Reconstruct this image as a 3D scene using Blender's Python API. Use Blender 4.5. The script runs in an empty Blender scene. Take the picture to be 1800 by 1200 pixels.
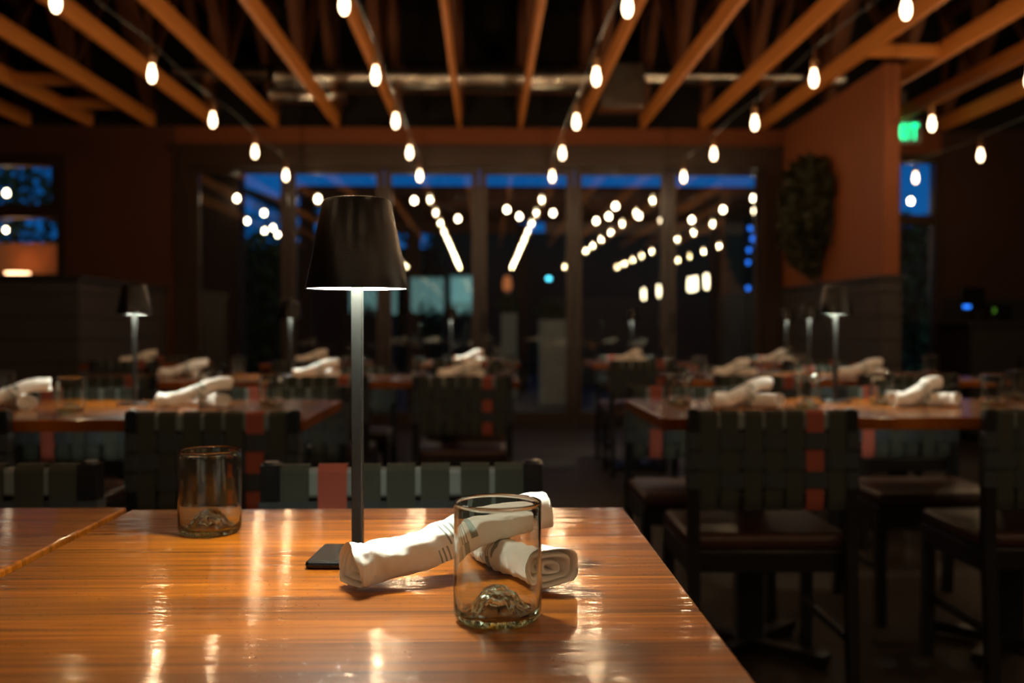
import bpy, bmesh, math, random
from mathutils import Vector, Matrix, noise
R = math.radians
random.seed(7)
SC = bpy.context.scene
COL = SC.collection

# ------------------------------------------------------------------ camera
cam_d = bpy.data.cameras.new('camera'); cam = bpy.data.objects.new('camera', cam_d); COL.objects.link(cam)
cam.location = (0, 0, 1.01)
cam.rotation_euler = (R(90 - 0.851), 0, R(-1.506))
cam_d.sensor_width = 36; cam_d.lens = 35
cam_d.clip_start = 0.05; cam_d.clip_end = 300
cam_d.dof.use_dof = True; cam_d.dof.focus_distance = 0.98; cam_d.dof.aperture_fstop = 4.2
SC.camera = cam

# ------------------------------------------------------------------ view / light settings
SC.view_settings.view_transform = 'Standard'; SC.view_settings.look = 'None'
SC.view_settings.gamma = 1; SC.view_settings.use_curve_mapping = False
SC.view_settings.exposure = 0.0
SC.cycles.max_bounces = 12; SC.cycles.diffuse_bounces = 3; SC.cycles.glossy_bounces = 5
SC.cycles.transmission_bounces = 10; SC.cycles.transparent_max_bounces = 16
SC.cycles.sample_clamp_indirect = 6; SC.cycles.sample_clamp_direct = 0
SC.cycles.use_denoising = True
SC.cycles.blur_glossy = 0.3

# dusk sky: deep blue beyond the doors, paler teal where the sun has set behind the street windows
w = bpy.data.worlds.new('dusk_sky'); SC.world = w; w.use_nodes = True
nt = w.node_tree; nt.nodes.clear()
def wn(t, **k):
    n = nt.nodes.new(t)
    for a, b in k.items(): setattr(n, a, b)
    return n
wout = wn('ShaderNodeOutputWorld'); wbg = wn('ShaderNodeBackground'); tc = wn('ShaderNodeTexCoord'); sp = wn('ShaderNodeSeparateXYZ')
mr = wn('ShaderNodeMapRange'); mr.inputs[1].default_value = -0.6; mr.inputs[2].default_value = 0.3
mixw = wn('ShaderNodeMix', data_type='RGBA')
mixw.inputs[6].default_value = (0.45, 0.85, 0.86, 1); mixw.inputs[7].default_value = (0.003, 0.12, 0.42, 1)
up = wn('ShaderNodeMapRange'); up.inputs[1].default_value = 0.0; up.inputs[2].default_value = 0.5
mixu = wn('ShaderNodeMix', data_type='RGBA'); mixu.inputs[7].default_value = (0.003, 0.02, 0.12, 1)
L = nt.links.new
L(tc.outputs['Generated'], sp.inputs[0]); L(sp.outputs['Y'], mr.inputs[0]); L(mr.outputs[0], mixw.inputs[0])
L(sp.outputs['Z'], up.inputs[0]); L(up.outputs[0], mixu.inputs[0]); L(mixw.outputs[2], mixu.inputs[6])
L(mixu.outputs[2], wbg.inputs['Color']); L(wbg.outputs[0], wout.inputs['Surface'])

BULB_POWER = 800.0
LAMP_POWER = 400.0     # radiance of the table-lamp diffusers

# ------------------------------------------------------------------ materials
def new_mat(name):
    m = bpy.data.materials.new(name); m.use_nodes = True
    return m, m.node_tree, m.node_tree.nodes['Principled BSDF']
def mat(name, col, rough=0.5, metal=0.0, spec=0.5, noise_s=0, noise_c=None, bump=0, bump_s=80, coat=0, coat_r=0.1):
    m, t, p = new_mat(name)
    p.inputs['Base Color'].default_value = (*col, 1); p.inputs['Roughness'].default_value = rough
    p.inputs['Metallic'].default_value = metal; p.inputs['Specular IOR Level'].default_value = spec
    p.inputs['Coat Weight'].default_value = coat; p.inputs['Coat Roughness'].default_value = coat_r
    tcn = t.nodes.new('ShaderNodeTexCoord')
    if noise_s:
        n = t.nodes.new('ShaderNodeTexNoise'); n.inputs['Scale'].default_value = noise_s; n.inputs['Detail'].default_value = 5
        mx = t.nodes.new('ShaderNodeMix'); mx.data_type = 'RGBA'
        mx.inputs[6].default_value = (*col, 1); mx.inputs[7].default_value = (*(noise_c or [c * .6 for c in col]), 1)
        t.links.new(tcn.outputs['Object'], n.inputs['Vector']); t.links.new(n.outputs['Fac'], mx.inputs[0])
        t.links.new(mx.outputs[2], p.inputs['Base Color'])
    if bump:
        n = t.nodes.new('ShaderNodeTexNoise'); n.inputs['Scale'].default_value = bump_s; n.inputs['Detail'].default_value = 3
        b = t.nodes.new('ShaderNodeBump'); b.inputs['Strength'].default_value = bump; b.inputs['Distance'].default_value = .002
        t.links.new(tcn.outputs['Object'], n.inputs['Vector']); t.links.new(n.outputs['Fac'], b.inputs['Height'])
        t.links.new(b.outputs[0], p.inputs['Normal'])
    return m
def emit(name, col, s):
    m, t, p = new_mat(name)
    p.inputs['Base Color'].default_value = (*col, 1); p.inputs['Emission Color'].default_value = (*col, 1)
    p.inputs['Emission Strength'].default_value = s; p.inputs['Roughness'].default_value = .4
    return m

def glow_glass(name, col, s):
    """clear glass filled by the glare of its filament"""
    m = bpy.data.materials.new(name); m.use_nodes = True; t = m.node_tree; t.nodes.clear(); N = t.nodes.new; K = t.links.new
    o = N('ShaderNodeOutputMaterial'); a = N('ShaderNodeAddShader'); tr = N('ShaderNodeBsdfTransparent'); e = N('ShaderNodeEmission')
    e.inputs[0].default_value = (*col, 1); e.inputs[1].default_value = s
    K(tr.outputs[0], a.inputs[0]); K(e.outputs[0], a.inputs[1]); K(a.outputs[0], o.inputs[0])
    return m

def wood_table():
    m, t, p = new_mat('varnished_plank_wood')
    N = t.nodes.new; K = t.links.new
    tcn = N('ShaderNodeTexCoord'); sx = N('ShaderNodeSeparateXYZ'); K(tcn.outputs['Object'], sx.inputs[0])
    oi = N('ShaderNodeObjectInfo')
    # planks run along x; each plank is 68 mm wide in y
    dv = N('ShaderNodeMath'); dv.operation = 'DIVIDE'; dv.inputs[1].default_value = .068; K(sx.outputs['Y'], dv.inputs[0])
    fl = N('ShaderNodeMath'); fl.operation = 'FLOOR'; K(dv.outputs[0], fl.inputs[0])
    fr = N('ShaderNodeMath'); fr.operation = 'FRACT'; K(dv.outputs[0], fr.inputs[0])
    ad = N('ShaderNodeMath'); ad.operation = 'MULTIPLY_ADD'; K(oi.outputs['Random'], ad.inputs[0]); ad.inputs[1].default_value = 17.0; K(fl.outputs[0], ad.inputs[2])
    wnz = N('ShaderNodeTexWhiteNoise'); wnz.noise_dimensions = '1D'; K(ad.outputs[0], wnz.inputs['W'])
    # grain
    cmb = N('ShaderNodeCombineXYZ')
    mxx = N('ShaderNodeMath'); mxx.operation = 'MULTIPLY'; mxx.inputs[1].default_value = 3.0; K(sx.outputs['X'], mxx.inputs[0])
    myy = N('ShaderNodeMath'); myy.operation = 'MULTIPLY'; myy.inputs[1].default_value = 80.0; K(sx.outputs['Y'], myy.inputs[0])
    K(mxx.outputs[0], cmb.inputs[0]); K(myy.outputs[0], cmb.inputs[1]); K(wnz.outputs['Value'], cmb.inputs[2])
    vs = N('ShaderNodeVectorMath'); vs.operation = 'MULTIPLY_ADD'; K(wnz.outputs['Color'], vs.inputs[0]); vs.inputs[1].default_value = (9, 9, 9); K(cmb.outputs[0], vs.inputs[2])
    n1 = N('ShaderNodeTexNoise'); n1.inputs['Scale'].default_value = 1.2; n1.inputs['Detail'].default_value = 8; n1.inputs['Distortion'].default_value = .5; K(vs.outputs[0], n1.inputs['Vector'])
    n2 = N('ShaderNodeTexNoise'); n2.inputs['Scale'].default_value = 5.0; n2.inputs['Detail'].default_value = 4; K(vs.outputs[0], n2.inputs['Vector'])
    cr = N('ShaderNodeValToRGB'); e = cr.color_ramp.elements
    e[0].position = .30; e[0].color = (.13, .028, .0015, 1); e[1].position = .72; e[1].color = (.45, .135, .008, 1)
    x = e.new(.5); x.color = (.30, .080, .004, 1)
    K(n1.outputs['Fac'], cr.inputs[0])
    dk = N('ShaderNodeMix'); dk.data_type = 'RGBA'; dk.blend_type = 'MULTIPLY'; dk.inputs[0].default_value = 1
    tone = N('ShaderNodeMapRange'); tone.inputs[3].default_value = .70; tone.inputs[4].default_value = 1.15; K(wnz.outputs['Value'], tone.inputs[0])
    fine = N('ShaderNodeMapRange'); fine.inputs[1].default_value = .3; fine.inputs[2].default_value = .6; fine.inputs[3].default_value = .80; fine.inputs[4].default_value = 1.0; K(n2.outputs['Fac'], fine.inputs[0])
    tm = N('ShaderNodeMath'); tm.operation = 'MULTIPLY'; K(tone.outputs[0], tm.inputs[0]); K(fine.outputs[0], tm.inputs[1])
    # thin dark joint between planks
    j1 = N('ShaderNodeMath'); j1.operation = 'SUBTRACT'; j1.inputs[1].default_value = .5; K(fr.outputs[0], j1.inputs[0])
    j2 = N('ShaderNodeMath'); j2.operation = 'ABSOLUTE'; K(j1.outputs[0], j2.inputs[0])
    j3 = N('ShaderNodeMapRange'); j3.inputs[1].default_value = .485; j3.inputs[2].default_value = .5; j3.inputs[3].default_value = 1; j3.inputs[4].default_value = .55; K(j2.outputs[0], j3.inputs[0])
    tm2 = N('ShaderNodeMath'); tm2.operation = 'MULTIPLY'; K(tm.outputs[0], tm2.inputs[0]); K(j3.outputs[0], tm2.inputs[1])
    cc = N('ShaderNodeCombineColor'); [K(tm2.outputs[0], cc.inputs[i]) for i in range(3)]
    K(cr.outputs[0], dk.inputs[6]); K(cc.outputs[0], dk.inputs[7]); K(dk.outputs[2], p.inputs['Base Color'])
    p.inputs['Roughness'].default_value = .42; p.inputs['Specular IOR Level'].default_value = .12
    p.inputs['Coat Weight'].default_value = .9; p.inputs['Coat IOR'].default_value = 1.5
    # varnish: smudged roughness, brush ripples along the planks, dust specks
    rn = N('ShaderNodeTexNoise'); rn.inputs['Scale'].default_value = 7; rn.inputs['Detail'].default_value = 6; rn.inputs['Roughness'].default_value = .7; K(tcn.outputs['Object'], rn.inputs['Vector'])
    rm = N('ShaderNodeMapRange'); rm.inputs[1].default_value = .35; rm.inputs[2].default_value = .7; rm.inputs[3].default_value = .05; rm.inputs[4].default_value = .17; K(rn.outputs['Fac'], rm.inputs[0]); K(rm.outputs[0], p.inputs['Coat Roughness'])
    cb2 = N('ShaderNodeMapping'); cb2.inputs['Scale'].default_value = (9, 90, 1); K(tcn.outputs['Object'], cb2.inputs['Vector'])
    bn = N('ShaderNodeTexNoise'); bn.inputs['Scale'].default_value = 1; bn.inputs['Detail'].default_value = 3; K(cb2.outputs[0], bn.inputs['Vector'])
    sn = N('ShaderNodeTexNoise'); sn.inputs['Scale'].default_value = 260; sn.inputs['Detail'].default_value = 2; K(tcn.outputs['Object'], sn.inputs['Vector'])
    sr = N('ShaderNodeMapRange'); sr.inputs[1].default_value = .70; sr.inputs[2].default_value = .8; sr.inputs[4].default_value = .5; K(sn.outputs['Fac'], sr.inputs[0])
    sm = N('ShaderNodeMath'); K(bn.outputs['Fac'], sm.inputs[0]); K(sr.outputs[0], sm.inputs[1])
    bp = N('ShaderNodeBump'); bp.inputs['Strength'].default_value = .22; bp.inputs['Distance'].default_value = .003; K(sm.outputs[0], bp.inputs['Height'])
    K(bp.outputs[0], p.inputs['Coat Normal']); 
    bp2 = N('ShaderNodeBump'); bp2.inputs['Strength'].default_value = .12; bp2.inputs['Distance'].default_value = .001; K(n2.outputs['Fac'], bp2.inputs['Height']); K(bp2.outputs[0], p.inputs['Normal'])
    return m

def timber(name, c1, c2, axis='Y', rough=.6):
    m, t, p = new_mat(name); N = t.nodes.new; K = t.links.new
    tcn = N('ShaderNodeTexCoord'); mp = N('ShaderNodeMapping')
    mp.inputs['Scale'].default_value = {'Y': (30, 1.5, 30), 'X': (1.5, 30, 30), 'Z': (30, 30, 1.5)}[axis]
    K(tcn.outputs['Object'], mp.inputs['Vector'])
    n = N('ShaderNodeTexNoise'); n.inputs['Scale'].default_value = 1; n.inputs['Detail'].default_value = 5; K(mp.outputs[0], n.inputs['Vector'])
    mx = N('ShaderNodeMix'); mx.data_type = 'RGBA'; mx.inputs[6].default_value = (*c1, 1); mx.inputs[7].default_value = (*c2, 1)
    K(n.outputs['Fac'], mx.inputs[0]); K(mx.outputs[2], p.inputs['Base Color']); p.inputs['Roughness'].default_value = rough
    return m

def glass_pane(name, refl=.12, tint=(1, 1, 1)):
    m = bpy.data.materials.new(name); m.use_nodes = True; t = m.node_tree; t.nodes.clear(); N = t.nodes.new; K = t.links.new
    o = N('ShaderNodeOutputMaterial'); mx = N('ShaderNodeMixShader'); tr = N('ShaderNodeBsdfTransparent'); gl = N('ShaderNodeBsdfGlossy')
    fr = N('ShaderNodeFresnel'); fr.inputs['IOR'].default_value = 1.5
    mr_ = N('ShaderNodeMapRange'); mr_.inputs[1].default_value = 0; mr_.inputs[2].default_value = 1; mr_.inputs[3].default_value = refl; mr_.inputs[4].default_value = .9
    tr.inputs[0].default_value = (*tint, 1); gl.inputs['Roughness'].default_value = 0.0; gl.inputs['Color'].default_value = (.9, 1, .93, 1)
    K(fr.outputs[0], mr_.inputs[0]); K(mr_.outputs[0], mx.inputs[0]); K(tr.outputs[0], mx.inputs[1]); K(gl.outputs[0], mx.inputs[2]); K(mx.outputs[0], o.inputs[0])
    return m

def tumbler_glass():
    m = bpy.data.materials.new('clear_green_tinted_glass'); m.use_nodes = True; t = m.node_tree; t.nodes.clear(); N = t.nodes.new; K = t.links.new
    o = N('ShaderNodeOutputMaterial'); g = N('ShaderNodeBsdfGlass'); g.inputs['IOR'].default_value = 1.5; g.inputs['Roughness'].default_value = 0
    g.inputs['Color'].default_value = (.99, 1, .99, 1)
    va = N('ShaderNodeVolumeAbsorption'); va.inputs['Color'].default_value = (.45, .95, .55, 1); va.inputs['Density'].default_value = 9
    K(g.outputs[0], o.inputs['Surface']); K(va.outputs[0], o.inputs['Volume'])
    tcn = N('ShaderNodeTexCoord'); n = N('ShaderNodeTexNoise'); n.inputs['Scale'].default_value = 45; n.inputs['Detail'].default_value = 1; K(tcn.outputs['Object'], n.inputs['Vector'])
    b = N('ShaderNodeBump'); b.inputs['Strength'].default_value = .04; b.inputs['Distance'].default_value = .002; K(n.outputs['Fac'], b.inputs['Height']); K(b.outputs[0], g.inputs['Normal'])
    return m

def napkin_cloth():
    m, t, p = new_mat('white_cotton_napkin'); N = t.nodes.new; K = t.links.new
    uv = N('ShaderNodeTexCoord'); sx = N('ShaderNodeSeparateXYZ'); K(uv.outputs['UV'], sx.inputs[0])
    sk = N('ShaderNodeMath'); sk.operation = 'MULTIPLY_ADD'; K(sx.outputs['Y'], sk.inputs[0]); sk.inputs[1].default_value = .06; K(sx.outputs['X'], sk.inputs[2])
    cr = N('ShaderNodeValToRGB'); cr.color_ramp.interpolation = 'CONSTANT'; e = cr.color_ramp.elements
    W = (.90, .87, .80, 1); G = (.26, .30, .26, 1)
    e[0].position = 0; e[0].color = W; e[1].position = .470; e[1].color = G
    for pos, c in ((.478, W), (.490, G), (.498, W), (.510, G), (.518, W), (.545, G), (.585, W)): x = e.new(pos); x.color = c
    K(sk.outputs[0], cr.inputs[0]); K(cr.outputs[0], p.inputs['Base Color'])
    p.inputs['Roughness'].default_value = .9; p.inputs['Sheen Weight'].default_value = .2; p.inputs['Specular IOR Level'].default_value = .15
    wv = N('ShaderNodeTexNoise'); wv.inputs['Scale'].default_value = 900; K(uv.outputs['Object'], wv.inputs['Vector'])
    wv2 = N('ShaderNodeTexNoise'); wv2.inputs['Scale'].default_value = 70; wv2.inputs['Detail'].default_value = 4; K(uv.outputs['Object'], wv2.inputs['Vector'])
    ad = N('ShaderNodeMath'); ad.operation = 'MULTIPLY_ADD'; K(wv.outputs['Fac'], ad.inputs[0]); ad.inputs[1].default_value = .15; K(wv2.outputs['Fac'], ad.inputs[2])
    b = N('ShaderNodeBump'); b.inputs['Strength'].default_value = .35; b.inputs['Distance'].default_value = .002; K(ad.outputs[0], b.inputs['Height']); K(b.outputs[0], p.inputs['Normal'])
    return m

def board_wall(name, c, period, rough=.6):
    m, t, p = new_mat(name); N = t.nodes.new; K = t.links.new
    tcn = N('ShaderNodeTexCoord'); sx = N('ShaderNodeSeparateXYZ'); K(tcn.outputs['Object'], sx.inputs[0])
    dv = N('ShaderNodeMath'); dv.operation = 'DIVIDE'; dv.inputs[1].default_value = period; K(sx.outputs['Z'], dv.inputs[0])
    fr = N('ShaderNodeMath'); fr.operation = 'FRACT'; K(dv.outputs[0], fr.inputs[0])
    mrn = N('ShaderNodeMapRange'); mrn.inputs[1].default_value = 0; mrn.inputs[2].default_value = .08; K(fr.outputs[0], mrn.inputs[0])
    b = N('ShaderNodeBump'); b.inputs['Strength'].default_value = 1; b.inputs['Distance'].default_value = .008; K(mrn.outputs[0], b.inputs['Height']); K(b.outputs[0], p.inputs['Normal'])
    n = N('ShaderNodeTexNoise'); n.inputs['Scale'].default_value = 5; n.inputs['Detail'].default_value = 5; K(tcn.outputs['Object'], n.inputs['Vector'])
    mx = N('ShaderNodeMix'); mx.data_type = 'RGBA'; mx.inputs[6].default_value = (*c, 1); mx.inputs[7].default_value = (*[q * .55 for q in c], 1)
    K(n.outputs['Fac'], mx.inputs[0]); K(mx.outputs[2], p.inputs['Base Color']); p.inputs['Roughness'].default_value = rough
    return m

M = dict(
    table=wood_table(),
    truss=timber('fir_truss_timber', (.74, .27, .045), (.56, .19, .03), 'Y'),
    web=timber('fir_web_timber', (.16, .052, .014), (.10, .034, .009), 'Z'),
    frame=timber('dark_stained_door_timber', (.045, .024, .013), (.028, .015, .009), 'Z', .35),
    wallP=mat('rust_orange_plaster_partition', (.27, .075, .017), .7, noise_s=3, noise_c=(.22, .060, .013), bump=.15, bump_s=60),
    wallL=mat('shaded_rust_plaster', (.085, .022, .004), .75, noise_s=3, noise_c=(.065, .016, .003), bump=.15, bump_s=60),  # same rust wall, the bulbs' falloff at the left put into the colour
    wall=mat('rust_orange_plaster', (.18, .046, .006), .75, noise_s=3, noise_c=(.15, .037, .005), bump=.15, bump_s=60),
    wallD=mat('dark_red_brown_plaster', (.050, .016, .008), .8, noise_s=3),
    black_wall=mat('black_painted_boards', (.010, .009, .009), .8),
    boards=board_wall('charcoal_horizontal_boards', (.060, .050, .046), .18),
    capb=mat('black_cap_rail_paint', (.018, .015, .014), .5),
    floor=mat('brown_concrete', (.045, .033, .021), .55, noise_s=2.2, noise_c=(.028, .020, .013), bump=.1, bump_s=20, spec=.2),
    deck=mat('black_roof_deck', (.008, .007, .006), .9),
    duct=mat('galvanised_duct_metal', (.78, .74, .68), .24, metal=1, noise_s=9, noise_c=(.40, .36, .30), bump=.6, bump_s=14),
    black=mat('satin_black_chair_lacquer', (.008, .008, .008), .30, spec=.5),
    polem=mat('satin_pole_metal', (.011, .0115, .0105), .45, spec=.4),
    rail=mat('pewter_lacquer', (.17, .20, .19), .34, spec=.8),
    blackm=mat('matt_black_lamp_metal', (.004, .0045, .0045), .27, spec=.35, bump=.08, bump_s=700),
    white_in=mat('white_shade_lining', (.85, .85, .80), .5),
    strap=mat('charcoal_green_webbing', (.030, .035, .025), .85, bump=.4, bump_s=900),
    strap_b=mat('slate_blue_webbing', (.026, .033, .038), .85, bump=.4, bump_s=900),
    strap_r=mat('brick_red_webbing', (.28, .060, .035), .85, bump=.4, bump_s=900),
    leather=mat('brown_leather', (.055, .020, .012), .36, noise_s=30, bump=.2, bump_s=160),
    glass=tumbler_glass(),
    pane=glass_pane('coated_door_glass', .085),
    pane2=glass_pane('window_glass', .05),
    cloth=napkin_cloth(),
    cable=mat('black_rubber_cable', (.01, .01, .01), .5),
    socket=mat('brass_bulb_socket', (.35, .18, .07), .35, metal=.6),
    filament=emit('glowing_filament', (1.0, .64, .34), BULB_POWER),
    bulb=glow_glass('warm_lit_bulb_glass', (1.0, .70, .42), 5.0),
    led=emit('lamp_led_diffuser', (.97, 1.0, .84), LAMP_POWER),
    tube=emit('glowing_pendant_tube', (1.0, .78, .52), 30),
    extb=emit('glowing_patio_bulb', (1.0, .80, .52), 22),
    blue=emit('blue_led', (.02, .20, 1.0), 2.2),
    cyan=emit('cyan_led', (.10, .75, 1.0), 5),
    greenl=emit('green_led', (.10, .35, .02), .5),
    exitg=emit('green_lit_letters', (.0, .80, .30), 3.5),
    exitbox=mat('pale_sign_housing', (.25, .22, .18), .5),
    leaf=mat('dark_green_leaves', (.003, .005, .0015), .65, noise_s=9, noise_c=(.045, .045, .006)),
    leaf2=mat('patio_foliage', (.035, .085, .020), .6, noise_s=8, noise_c=(.015, .03, .01)),
    bark=mat('brown_bark', (.05, .03, .02), .9, noise_s=10),
    patio=mat('patio_paving', (.07, .06, .05), .8, noise_s=2),
    canopy=timber('reddish_canopy_timber', (.13, .045, .02), (.08, .03, .014), 'X'),
    beam=timber('pale_canopy_beam', (.42, .26, .19), (.30, .18, .13), 'X'),
    stucco=mat('orange_patio_stucco', (.38, .12, .02), .85, noise_s=4),
    grey_wall=mat('taupe_patio_wall', (.12, .09, .06), .85, noise_s=3),
    facade=mat('brown_facade', (.05, .028, .018), .85, noise_s=2),
    teal=emit('teal_lit_window', (.10, .26, .24), .35),
    planter=mat('pale_glazed_planter', (.42, .46, .40), .5, noise_s=6),
    sconce=emit('warm_sconce_glass', (1.0, .55, .28), 9),
    orange_l=emit('orange_lantern_glass', (.9, .28, .08), .35),
)

# ------------------------------------------------------------------ mesh helpers
class MB:
    """collects shapes into one mesh"""
    def __init__(s): s.bm = bmesh.new()
    def box(s, x0, y0, z0, x1, y1, z1, bev=0, seg=2):
        r = bmesh.ops.create_cube(s.bm, size=1); vs = r['verts']
        for v in vs:
            v.co = Vector(((x0 + x1) / 2 + v.co.x * (x1 - x0), (y0 + y1) / 2 + v.co.y * (y1 - y0), (z0 + z1) / 2 + v.co.z * (z1 - z0)))
        if bev:
            es = list({e for v in vs for e in v.link_edges})
            bmesh.ops.bevel(s.bm, geom=es, offset=bev, segments=seg, affect='EDGES', profile=.5)
        return s
    def beam(s, a, b, w, h, up=(0, 0, 1)):
        a, b = Vector(a), Vector(b); d = (b - a).normalized(); u = Vector(up)
        sd = d.cross(u)
        if sd.length < 1e-4: sd = d.cross(Vector((1, 0, 0)))
        sd.normalize(); uu = sd.cross(d)
        vs = [s.bm.verts.new(p + sd * (i * w / 2) + uu * (j * h / 2)) for p in (a, b) for i, j in ((-1, -1), (1, -1), (1, 1), (-1, 1))]
        for f in ((0, 1, 2, 3), (7, 6, 5, 4), (0, 4, 5, 1), (1, 5, 6, 2), (2, 6, 7, 3), (3, 7, 4, 0)): s.bm.faces.new([vs[i] for i in f])
        return s
    def lathe(s, prof, c=(0, 0, 0), n=24, wob=None):
        rings = []
        for r_, z in prof:
            if r_ < 1e-6: rings.append([s.bm.verts.new((c[0], c[1], c[2] + z))])
            else:
                rg = []
                for k in range(n):
                    a = 2 * math.pi * k / n; rr, zz = r_, z
                    if wob: rr, zz = wob(r_, z, a)
                    rg.append(s.bm.verts.new((c[0] + rr * math.cos(a), c[1] + rr * math.sin(a), c[2] + zz)))
                rings.append(rg)
        for A, B in zip(rings, rings[1:]):
            for k in range(n):
                k2 = (k + 1) % n
                if len(A) == 1 and len(B) == 1: continue
                if len(A) == 1: s.bm.faces.new((A[0], B[k], B[k2]))
                elif len(B) == 1: s.bm.faces.new((A[k], B[0], A[k2]))
                else: s.bm.faces.new((A[k], B[k], B[k2], A[k2]))
        return s
    def tube(s, pts, r, n=8):
        pts = [Vector(p) for p in pts]; rings = []
        for i, p in enumerate(pts):
            d = (pts[min(i + 1, len(pts) - 1)] - pts[max(i - 1, 0)]).normalized()
            a = d.cross(Vector((0, 0, 1)));
            if a.length < 1e-3: a = d.cross(Vector((1, 0, 0)))
            a.normalize(); b = a.cross(d)
            rings.append([s.bm.verts.new(p + (a * math.cos(2 * math.pi * k / n) + b * math.sin(2 * math.pi * k / n)) * r) for k in range(n)])
        for A, B in zip(rings, rings[1:]):
            for k in range(n): s.bm.faces.new((A[k], A[(k + 1) % n], B[(k + 1) % n], B[k]))
        s.bm.faces.new(rings[0][::-1]); s.bm.faces.new(rings[-1])
        return s
    def strip(s, pts, wv, t):
        """flat band of thickness t following pts; wv is the width vector"""
        pts = [Vector(p) for p in pts]; wv = Vector(wv); rings = []; cl = (pts[0] - pts[-1]).length < 1e-6
        if cl: pts = pts[:-1]
        n = len(pts)
        for i, p in enumerate(pts):
            q0 = pts[(i - 1) % n] if cl else pts[max(i - 1, 0)]; q1 = pts[(i + 1) % n] if cl else pts[min(i + 1, n - 1)]
            nn = (q1 - q0).cross(wv).normalized() * (t / 2); h = wv / 2
            rings.append([s.bm.verts.new(q) for q in (p - h - nn, p + h - nn, p + h + nn, p - h + nn)])
        prs = list(zip(rings, rings[1:])) + ([(rings[-1], rings[0])] if cl else [])
        for A, B in prs:
            for k in range(4): s.bm.faces.new((A[k], A[(k + 1) % 4], B[(k + 1) % 4], B[k]))
        if not cl: s.bm.faces.new(rings[0][::-1]); s.bm.faces.new(rings[-1])
        return s
    def leaves(s, pts, size, rng, droop=.3):
        for p in pts:
            p = Vector(p); d = Vector((rng.uniform(-1, 1), rng.uniform(-1, 1), rng.uniform(-1, 1))).normalized(); d.z -= droop; d.normalize()
            sd = d.cross(Vector((rng.uniform(-1, 1), rng.uniform(-1, 1), rng.uniform(-1, 1)))).normalized(); L_ = size * rng.uniform(.6, 1.3); W_ = L_ * .28
            up_ = sd.cross(d) * L_ * .12
            a = s.bm.verts.new(p); b = s.bm.verts.new(p + d * L_ * .5 + sd * W_ + up_); c = s.bm.verts.new(p + d * L_); e = s.bm.verts.new(p + d * L_ * .5 - sd * W_ + up_)
            m_ = s.bm.verts.new(p + d * L_ * .5 - up_ * .3)
            s.bm.faces.new((a, m_, b)); s.bm.faces.new((m_, c, b)); s.bm.faces.new((a, e, m_)); s.bm.faces.new((e, c, m_))
        return s
    def build(s, name, m, parent=None, smooth=False, loc=None, label=None, kind=None):
        bmesh.ops.recalc_face_normals(s.bm, faces=s.bm.faces[:])
        me = bpy.data.meshes.new(name); s.bm.to_mesh(me); s.bm.free()
        if smooth:
            for f in me.polygons: f.use_smooth = True
            try: me.set_sharp_from_angle(angle=R(40))
            except Exception: pass
        me.materials.append(M[m] if isinstance(m, str) else m)
        o = bpy.data.objects.new(name, me); COL.objects.link(o)
        if parent: o.parent = parent
        if loc: o.location = loc
        if label: o['label'] = label
        if kind: o['kind'] = kind
        return o
def tag(o, label, cat, group=None, kind=None):
    o['label'] = label; o['category'] = cat
    if group: o['group'] = group
    if kind: o['kind'] = kind
    return o
def thing(name, label, cat, loc=(0, 0, 0), rz=0, group=None):
    o = bpy.data.objects.new(name, None); COL.objects.link(o); o.empty_display_size = .05
    o.location = loc; o.rotation_euler = (0, 0, rz)
    return tag(o, label, cat, group)
def struct(o): o['kind'] = 'structure'; return o
def copy_tree(o, parent=None):
    c = o.copy(); COL.objects.link(c)
    if parent: c.parent = parent; c.matrix_parent_inverse = o.matrix_parent_inverse.copy()
    for ch in list(o.children): copy_tree(ch, c)
    return c
class Proto:
    """first use hands out the original, every later use a copy of the thing with its parts"""
    def __init__(s, root): s.r = root; s.used = False
    def put(s, loc, rz, label, group=None, cat=None):
        o = copy_tree(s.r) if s.used else s.r
        s.used = True; o.location = loc; o.rotation_euler = (0, 0, rz); o['label'] = label
        if group: o['group'] = group
        return o

# ------------------------------------------------------------------ the room
WY = 10.0
struct(MB().box(-6.5, -5.2, -.1, 6.5, 10.15, 0).build('floor', 'floor'))
struct(MB().box(-6.5, -5.2, 4.25, 6.5, 10.6, 4.35).build('ceiling', 'deck'))
def wall_back():
    b = MB()
    # left window x -4.9..-4.22 z 1.5..2.58 ; doors x -3.08..2.99 z 0..2.79 ; right window x 4.2..4.56 z .1..2.68
    for x0, x1, z0, z1 in ((-3.08, 2.99, 2.79, 3), (2.99, 4.05, 0, 3), (4.05, 4.62, 2.75, 3)):
        b.box(x0, WY, z0, x1, WY + .15, z1)
    return struct(b.build('wall_back', 'wall'))
wall_back()
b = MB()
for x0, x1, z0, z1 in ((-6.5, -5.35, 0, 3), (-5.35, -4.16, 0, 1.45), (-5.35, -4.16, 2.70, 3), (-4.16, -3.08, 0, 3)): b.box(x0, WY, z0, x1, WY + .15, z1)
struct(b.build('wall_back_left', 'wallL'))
struct(MB().box(4.62, WY, 1.30, 6.5, WY + .15, 3).build('wall_back_right', 'wallD'))
struct(MB().box(4.62, WY - .03, 0, 6.5, WY + .15, 1.30).build('wall_back_lower', 'black_wall'))
struct(MB().box(-6.5, WY + .15, 3.0, 6.5, WY + .4, 4.25).build('wall_back_upper', 'deck'))
struct(MB().box(-6.6, -5.2, 0, -6.5, 10.15, 4.25).build('wall_left', 'wallD'))
struct(MB().box(6.5, -5.2, 0, 6.6, 10.15, 4.25).build('wall_right', 'wallD'))
b = MB()
RW = ((-3.5, -2.2), (-1.95, -1.02), (-.92, -.2))
xs = [-6.5] + [q for r_ in RW for q in r_] + [6.5]
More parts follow.
